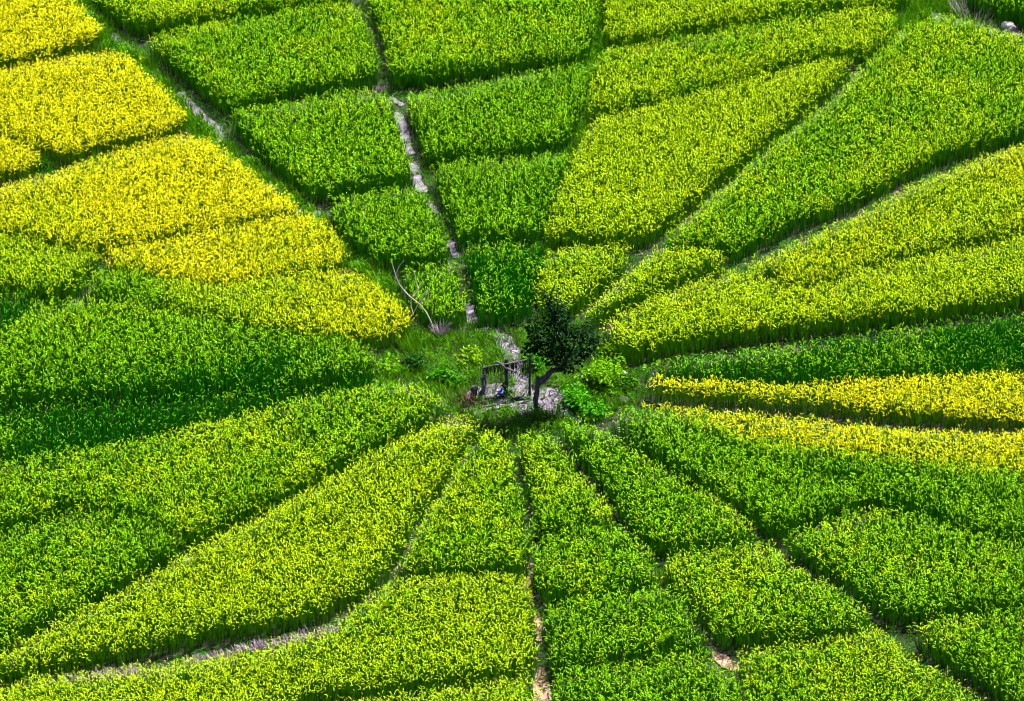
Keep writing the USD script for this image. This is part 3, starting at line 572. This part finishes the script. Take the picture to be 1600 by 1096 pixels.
M_BARK = wood_look('tree_bark', [(0.3, (0.005, 0.004, 0.005)), (0.55, (0.018, 0.015, 0.02)), (0.75, (0.07, 0.062, 0.078))])
M_GREY = wood_look('weathered_wood', [(0.3, (0.02, 0.017, 0.02)), (0.6, (0.07, 0.06, 0.07)), (0.8, (0.18, 0.155, 0.18))])
M_DARK = wood_look('dark_wood', [(0.3, (0.006, 0.005, 0.006)), (0.7, (0.03, 0.025, 0.03))])
M_PALE = wood_look('bleached_wood', [(0.3, (0.16, 0.13, 0.12)), (0.7, (0.3, 0.26, 0.24))])
M_BRUSH = leaf_look('brush_look', [(0, (0.03, 0.014, 0.01)), (0.5, (0.07, 0.04, 0.035)), (0.8, (0.16, 0.12, 0.14)), (1, (0.24, 0.19, 0.22))], translucent=0.05, tint=(1, 1, 1))
M_LITTER = leaf_look('litter_look', [(0, (0.01, 0.008, 0.008)), (0.45, (0.04, 0.025, 0.025)), (0.75, (0.13, 0.09, 0.09)), (1, (0.3, 0.25, 0.29))], translucent=0.0, tint=(1, 1, 1))
M_HANG = leaf_look('hanging_straw_look', [(0, (0.012, 0.012, 0.012)), (0.7, (0.04, 0.035, 0.035)), (1, (0.16, 0.14, 0.15))], translucent=0.05, tint=(1, 1, 1))
M_STONE = earth_look('grey_stone', [(0.3, (0.015, 0.012, 0.018)), (0.7, (0.04, 0.034, 0.05))], scale=6, rough=0.8)
M_WHITE = earth_look('pale_stone', [(0.3, (0.2, 0.17, 0.17)), (0.7, (0.34, 0.3, 0.3))], scale=6, rough=0.8)
M_BLUE = earth_look('blue_cloth', [(0.3, (0.01, 0.02, 0.1)), (0.7, (0.03, 0.06, 0.22))], scale=8, rough=0.7)
M_CROWN = leaf_look('crown_leaf', [(0, (0.003, 0.025, 0.001)), (0.6, (0.02, 0.13, 0.001)), (1, (0.09, 0.28, 0.001))], translucent=0.25, spec=0.06, rough=0.5)
M_FRESH = leaf_look('fresh_leaf', [(0, (0.03, 0.15, 0.001)), (0.7, (0.1, 0.25, 0.001)), (1, (0.22, 0.32, 0.01))])
M_OLIVE = leaf_look('lime_leaf', [(0, (0.08, 0.2, 0.001)), (0.7, (0.2, 0.31, 0.001)), (1, (0.36, 0.36, 0.005))])
M_DEEP = leaf_look('deep_leaf', [(0, (0.012, 0.06, 0.003)), (0.7, (0.03, 0.1, 0.003)), (1, (0.08, 0.16, 0.006))])


def leaf_cloud(rng, blobs, size, droop=0.3):
    """Folded leaves through ellipsoids (centre, radii, count), thicker towards the skin."""
    P = []
    for c, r, n in blobs:
        for _ in range(n):
            d = rng.normal(size=3); d /= np.linalg.norm(d); q = rng.random() ** 0.45 * (1 + 0.35 * math.sin(5.0 * d[0] + 3.0 * d[2] + 7.0 * c[0]))
            pos = np.asarray(c) + d * np.asarray(r) * q * rng.uniform(0.8, 1.15)
            L = size * rng.uniform(0.6, 1.3); az = math.atan2(d[1], d[0]) + rng.normal(0, 0.9); el = rng.normal(-droop, 0.45)
            f = np.array([math.cos(az) * math.cos(el), math.sin(az) * math.cos(el), math.sin(el)])
            s = np.cross(f, [0, 0, 1.0]); s /= np.linalg.norm(s) + 1e-9; u = np.cross(s, f)
            roll = rng.normal(0, 0.6); s, u = math.cos(roll) * s + math.sin(roll) * u, math.cos(roll) * u - math.sin(roll) * s
            w = L * 0.28
            P.append((np.array([pos, pos + f * L * 0.5 + s * w + u * w * 0.35, pos + f * L - u * L * 0.12, pos + f * L * 0.5 - s * w + u * w * 0.35]), np.array([[0, 1, 2], [0, 2, 3]])))
    return join(P)


# ------------------------------------------------------------------ the tree
base = at(838, 644); base[2] = 0.0
up = lambda x, y, dy=0.0: upright(x, y, base + np.array([0, dy, 0])) - base
t = thing('tree', 'small dark leafy tree with a bent trunk standing in the central clearing', 'tree', base)
tr = np.random.default_rng(5)
trunk_p = smooth_path([up(840, 646), up(837, 628), up(839, 612), up(841, 600), up(853, 590, -0.05), up(862, 580, -0.1), up(879, 576, 0.0), up(884, 566, .05)], 4)
trunk_r = np.interp(np.linspace(0, 1, len(trunk_p)), [0, 0.1, 0.35, 0.5, 0.75, 1], [0.14, 0.095, 0.085, 0.115, 0.08, 0.07])
obj('trunk', tube(trunk_p, trunk_r, 10, wob=0.25, rng=tr), M_BARK, t, smooth=50)
for pts, rad in (([up(843, 600), up(841, 594), up(840, 589)], [0.09, 0.075, 0.06]),
                 ([up(880, 574), up(868, 570, -.1), up(852, 571, -.2)], [0.06, 0.045, 0.03]),
                 ([up(883, 566, .05), up(878, 545, .1), up(866, 510, .05), up(863, 470, 0)], [0.08, 0.06, 0.04, 0.015]),
                 ([up(883, 566, .05), up(895, 545, 0), up(905, 515, -.2)], [0.07, 0.045, 0.02]),
                 ([up(879, 548, .1), up(858, 535, -.3), up(846, 515, -.4)], [0.05, 0.035, 0.015]),
                 ([up(886, 560, .05), up(905, 552, .3), up(928, 530, .3)], [0.05, 0.03, 0.015]),
                 ([up(882, 570), up(890, 566, -.2), up(896, 563, -.3)], [0.035, 0.02, 0.012]),
                 ([up(884, 574), up(892, 575, -.2), up(898, 570, -.3)], [0.03, 0.02, 0.01])):
    P = smooth_path(pts, 4)
    obj('limb', tube(P, np.interp(np.linspace(0, 1, len(P)), np.linspace(0, 1, len(rad)), rad), 7, wob=0.3, rng=tr), M_BARK, t, smooth=50)
K = 45.0
blobs = []
for x, y, rx, ry, dy, n in ((864, 478, 13, 20, 0, 210), (868, 500, 16, 18, 0, 230), (881, 522, 18, 26, .1, 330), (850, 520, 21, 15, -.45, 300), (905, 520, 21, 16, -.4, 300), (836, 543, 17, 15, -.2, 230),
                            (868, 552, 27, 16, 0, 380), (900, 552, 25, 15, .2, 330), (924, 534, 14, 19, .3, 200), (832, 512, 10, 12, .2, 90), (882, 490, 11, 14, .3, 120), (884, 570, 22, 9, .1, 130), (858, 462, 8, 6, 0, 50), (862, 532, 16, 14, -.5, 140)):
    blobs.append((up(x, y, dy), (rx / K, rx / K * 0.95, ry / K / 0.87), int(n * 0.8)))
obj('crown', leaf_cloud(tr, blobs, 0.16, 0.25), M_CROWN, t)

# ------------------------------------------------------------------ timber frame, posts, stump, logs
def pole(a, b, r0, r1, n=8, bend=0.03, rng=tr):
    a, b = np.asarray(a, float), np.asarray(b, float)
    P = [a + (b - a) * s + rng.normal(0, bend, 3) * math.sin(math.pi * s) for s in np.linspace(0, 1, 5)]
    P = smooth_path(P, 3)
    return tube(P, np.linspace(r0, r1, len(P)), n, wob=0.25, rng=rng)


fb = at(790, 619)
fu = lambda x, y, dy=0.0: upright(x, y, fb + np.array([0, dy, 0])) - fb
t = thing('timber_frame', 'dark open frame of three rough posts and a rail, left of the tree', 'timber frame', fb)
obj('post', pole(fu(791, 621), fu(791, 561), 0.07, 0.06, 9), M_DARK, t, smooth=50)
obj('post', pole(fu(755, 621, -.15), fu(756, 574, -.1), 0.05, 0.035), M_GREY, t, smooth=50)
obj('post', pole(fu(828, 623, -.1), fu(828, 555, 0), 0.05, 0.035), M_DARK, t, smooth=50)
rail = smooth_path([fu(754, 575, -.1), fu(772, 571, -.1), fu(791, 569, -.11), fu(810, 565, -.05), fu(830, 561, -.02)], 4)
obj('rail', tube(rail, 0.022, 6, wob=0.3, rng=tr), M_GREY, t, smooth=50)
obj('crosspiece', pole(fu(775, 566, -.12), fu(807, 583, -.2), 0.05, 0.035), M_GREY, t, smooth=50)
P = []
for i in range(170):
    s = tr.random(); s = s if abs(s - 0.5) > 0.05 else s + 0.12
    q = rail[min(int(s * len(rail)), len(rail) - 1)] + np.array([tr.normal(0, 0.05), tr.normal(0, 0.03), 0])
    v, f, _ = blade(q, tr.uniform(0, 6.3), 2.7, 3.1, tr.uniform(0.12, 0.6), 0.03, 3, 1.0, tr.uniform(-1, 1))
    P.append((v, f))
tag(obj('hanging_straw', join(P), M_HANG, t), kind='stuff')
obj('climbing_vine', leaf_cloud(tr, [(fu(793, 612, -.1), (0.14, 0.14, 0.3), 60), (fu(788, 600, -.1), (0.1, 0.1, 0.25), 30)], 0.12), M_DEEP, t)

b = at(752, 623)
bu = lambda x, y, o=None: upright(x, y, b) - b
t = thing('short_post', 'short grey weathered post standing beside the thin left frame post', 'post', b)
obj('shaft', pole(bu(753, 624), bu(753, 590), 0.085, 0.065, 9), M_GREY, t, smooth=50)
obj('split_top', pole(bu(753, 590), bu(755, 586), 0.06, 0.02, 6, 0.0), M_PALE, t)
b = at(740, 626); bu = lambda x, y: upright(x, y, b) - b
t = thing('tree_stump', 'short tree stump with a pale cut top behind the brush heap', 'stump', b)
obj('bark', tube([bu(739, 628), bu(740, 618), bu(741, 606)], [0.14, 0.11, 0.12], 10, cap=False, wob=0.3, rng=tr), M_BARK, t, smooth=50)
obj('cut_top', tube([bu(741, 606.5), bu(741.2, 605)], [0.115, 0.09], 10, wob=0.2, rng=tr), M_GREY, t)

P = []
b = at(736, 636)
for i in range(240):
    q = np.array([tr.normal(0, 0.28), tr.normal(0, 0.22), 0]); h = max(0.05, 0.5 - np.hypot(q[0], q[1]) * 0.9)
    v, f, _ = blade(q + [0, 0, tr.uniform(0, h)], tr.uniform(0, 6.3), tr.uniform(0.4, 1.5), tr.uniform(0.6, 1.7), tr.uniform(0.2, 0.5), tr.uniform(0.015, 0.03), 2, 1.0, tr.uniform(-1, 1))
    P.append((v, f))
t = thing('brush_pile', 'heap of reddish brown dry brush at the left of the bare clearing', 'brush pile', b)
tag(obj('twigs', join(P), M_BRUSH, t), kind='stuff')

for (x0, y0, x1, y1, r, m, lab) in (
        (750, 637, 793, 629, 0.055, M_GREY, 'longest grey log lying in front of the timber frame'),
        (758, 623, 791, 619, 0.06, M_DARK, 'black log between the left and middle frame posts'),
        (800, 624, 829, 622, 0.085, M_DARK, 'thick dark log between the middle frame post and the tree trunk'),
        (765, 631, 802, 634, 0.04, M_PALE, 'thin bleached log nearest the camera on the bare clearing'),
        (809, 632, 826, 630, 0.035, M_BARK, 'short brown stick lying just left of the tree foot')):
    a, c = at(x0, y0, r), at(x1, y1, r); mid = (a + c) / 2
    t = thing('log', lab, 'log', mid, 'logs lying on the clearing')
    obj('stem', pole(a - mid, c - mid, r, r * 0.7, 8, 0.02), m, t, smooth=50)
    w = (c - a) / np.linalg.norm(c - a); s0 = a - mid + w * np.linalg.norm(c - a) * tr.uniform(0.3, 0.6)
    obj('broken_branch', pole(s0, s0 + w * 0.15 + np.array([0, tr.uniform(-0.15, 0.15), 0.14]), r * 0.5, r * 0.2, 5, 0.0), m, t)


P = []
lit = unary_union([PG, PF, PH, PD, PC]).buffer(0.05)
q = scatter(lit, 0.12)
for x, y in q[R.random(len(q)) < 0.75]:
    v, f, _ = blade((x, y, 0.04), tr.uniform(0, 6.3), tr.uniform(1.2, 1.5), tr.uniform(1.55, 1.8), tr.uniform(0.08, 0.42), tr.uniform(0.015, 0.04), 2, 1.0, tr.uniform(-1.2, 1.2))
    P.append((v, f))
tag(obj('dry_litter', join(P), M_LITTER), 'broken sticks and dry litter strewn over the bare clearing and path', 'litter', kind='stuff')


def lump(r, seed, flat=0.75, rough=0.35):
    m = trimesh.creation.icosphere(3, 1.0)
    v = np.array(m.vertices)
    v = v * (1 + rough * (meshkit.fbm(v * 1.7 + seed, 3, seed) - 0.5)[:, None] * 2)
    v[:, 2] *= flat
    return trimesh.Trimesh(v * r, m.faces, process=False)


for x, y, r, m, lab in ((975, 629, 0.17, M_STONE, 'dark purple grey boulder at the right edge of the clearing'),
                        (938, 623, 0.07, M_WHITE, 'small white stone in the weeds left of the dark boulder'),
                        (957, 601, 0.1, M_WHITE, 'pale stone behind the dark boulder, under the lime bush'),
                        (975, 586, 0.11, M_WHITE, 'pale flat stone farthest back at the right of the clearing'),
                        (899, 604, 0.08, M_WHITE, 'pale stone near the bend of the tree trunk'),
                        (1410, 64, 0.16, M_WHITE, 'isolated white stone in the grass near the top right'),
                        (1575, 47, 0.3, M_WHITE, 'white rock slab on the path edge in the top right corner')):
    p = at(x, y); k = obj('stone', lump(r, int(x) % 17, 0.7), m, None, smooth=True)
    UsdGeom.Xformable(k).AddTranslateOp().Set(Gf.Vec3d(p[0], p[1], r * 0.45))
    tag(k, lab, 'stone', 'stones lying about the clearing and paths')
p = at(783, 617)
t = thing('blue_bundle', 'small blue bundle at the foot of the thick middle frame post', 'bundle', p)
obj('cloth', lump(0.1, 4, 0.85, 0.5), M_BLUE, t, smooth=True, origin=(0, 0, -0.09))
obj('knot', tube([(0, 0, 0.14), (0.01, 0, 0.19), (0.04, 0.01, 0.24)], [0.035, 0.02, 0.045], 7), M_BLUE, t)

# ------------------------------------------------------------------ bare branches, straw tuft
b = at(678, 527); bu = lambda x, y, dy=0.0: upright(x, y, b + np.array([0, dy, 0])) - b
t = thing('dead_branch', 'pale bare dead branches with looping twigs leaning over the rice left of centre', 'branch', b)
P = smooth_path([bu(679, 524), bu(676, 511), bu(668, 492), bu(656, 476), bu(640, 463), bu(625, 446), bu(618, 430), bu(612, 410)], 5)
obj('stem', tube(P, np.linspace(0.028, 0.015, len(P)), 6, wob=0.3, rng=tr), M_PALE, t, smooth=50)
for k, pts in enumerate(([(646, 492), (642, 475), (646, 460), (657, 448), (660, 440)], [(646, 490), (654, 474), (662, 460), (669, 452)], [(656, 476), (662, 462), (668, 455), (669, 466), (664, 477)],
                         [(655, 452), (650, 440), (648, 425)], [(618, 430), (624, 416), (631, 408)], [(622, 440), (616, 436), (612, 425)], [(645, 463), (652, 455), (656, 446)])):
    Q = smooth_path([bu(x, y, 0.12 * math.sin(k * 2 + i)) for i, (x, y) in enumerate(pts)], 4)
    obj('twig', tube(Q, np.linspace(0.018, 0.011, len(Q)), 5, wob=0.3, rng=tr), M_DARK if k in (5,) else M_PALE, t, smooth=50)


def spiky(rng, n, h, w, lo, hi, r0):
    P = []
    for _ in range(n):
        az = rng.uniform(0, 6.283); r = r0 * math.sqrt(rng.random())
        v, f, _ = blade((r * math.cos(az), r * math.sin(az), 0), az + rng.normal(0, 0.4), rng.uniform(0.05, lo), rng.uniform(lo, hi), h * rng.uniform(0.55, 1.15), w * rng.uniform(0.7, 1.3), 4, 1.5, rng.uniform(-1, 1))
        P.append((v, f))
    return join(P)


tussock_looks = {'straw': GRASS[2], 'lime': GRASS[1], 'green': GRASS[0], 'tawny': GRASS[3], 'rice': RICE[3][0], 'deep': M_DEEP}
for x, y, n, h, r0, look, hi, lab in (
        (689, 527, 110, 0.62, 0.14, 'straw', 1.6, 'splayed tuft of bleached straw at the upper left of the clearing'),
        (645, 545, 260, 0.62, 0.5, 'lime', 0.9, 'big bright lime tussock of grass left of the bleached straw tuft'),
        (226, 622, 60, 0.85, 0.2, 'rice', 1.7, 'drooping yellowish tuft at the front of the big deep green plot'),
        (1032, 912, 60, 0.5, 0.25, 'tawny', 1.2, 'orange tinged tussock at the gap between two plots, lower right of centre'),
        (597, 414, 110, 0.55, 0.4, 'tawny', 1.1, 'orange tinged tussock in the furrow behind the dead branches'),
        (1572, 606, 70, 1.0, 0.25, 'tawny', 0.8, 'tall tawny plume grass over the yellow band at the right edge'),
        (323, 655, 120, 0.5, 0.5, 'tawny', 1.3, 'low tan dry weed in the thin bluish green strip on the left'),
        (69, 722, 30, 0.6, 0.12, 'tawny', 0.9, 'small golden weed at the front of the bluish strip, far left'),
        (1520, 30, 120, 0.9, 0.8, 'straw', 1.4, 'pale glinting tall grass along the black ditch at the top right'),
        (578, 8, 110, 0.8, 0.4, 'deep', 1.0, 'dark green tussock at the very top between two plots'),
        (682, 662, 40, 0.45, 0.2, 'straw', 1.5, 'dry bent stalks at the tip of the broad green wedge left of the clearing'),
        (455, 1100, 60, 0.6, 0.3, 'green', 1.2, 'dark green tussock at the bottom edge left of centre')):
    p = at(x, y); t = thing('grass_tussock', lab, 'grass tussock', p, 'single tussocks of grass')
    obj('blades', spiky(tr, n, h, 0.022, 0.5, hi, r0), tussock_looks[look], t)

# ------------------------------------------------------------------ shrubs
for x, y, w, h, look, n, lab in (
        (646, 576, 0.75, 0.6, M_DEEP, 380, 'dark green shrub left of the clearing below the lime tussock'),
        (937, 602, 1.55, 0.95, M_OLIVE, 1300, 'largest lime bush, right of the tree crown'),
        (905, 638, 1.5, 0.7, M_FRESH, 950, 'low spreading green bush right of the trunk foot'),
        (832, 578, 0.85, 0.85, M_FRESH, 520, 'fresh green bush between the pale path and the tree crown'),
        (738, 566, 1.0, 0.6, GRASS[3], 260, 'orange and yellow weed behind the timber frame'),
        (950, 556, 0.8, 0.55, GRASS[3], 300, 'orange tinged weed behind the largest lime bush'),
        (697, 598, 0.95, 0.5, M_FRESH, 480, 'green low bush left of the stump'),
        (66, 270, 0.7, 0.55, M_DEEP, 260, 'dark broad leaved weed between golden plots at the left edge'),
        (606, 582, 0.7, 0.5, M_OLIVE, 260, 'yellowish low bush at the tip of the big deep green plot'),
        (985, 604, 0.7, 0.45, M_DEEP, 220, 'dark shrub at the tip of the upper yellow band'),
        (570, 395, 0.6, 0.45, M_DEEP, 200, 'dark shrub in the furrow next to the orange tussock')):
    p = at(x, y); t = thing('shrub', lab, 'shrub', p, 'shrubs and leafy weeds')
    lumps = [((tr.normal(0, w * 0.2), tr.normal(0, w * 0.2), h * tr.uniform(0.35, 0.6)), (w * tr.uniform(0.22, 0.36), w * tr.uniform(0.22, 0.36), h * tr.uniform(0.3, 0.45)), n // 6) for _ in range(6)]
    obj('foliage', leaf_cloud(tr, lumps, 0.13, 0.0), look, t)
    st = [tube([(0.03 * k, 0, -0.05), (0.06 * k, 0.03 * k, h * 0.3), (w * 0.15 * (k - 1), w * 0.1 * (1 - k), h * 0.6)], [0.02, 0.015, 0.008], 5) for k in range(3)]
    obj('stems', trimesh.util.concatenate(st), M_BARK, t)
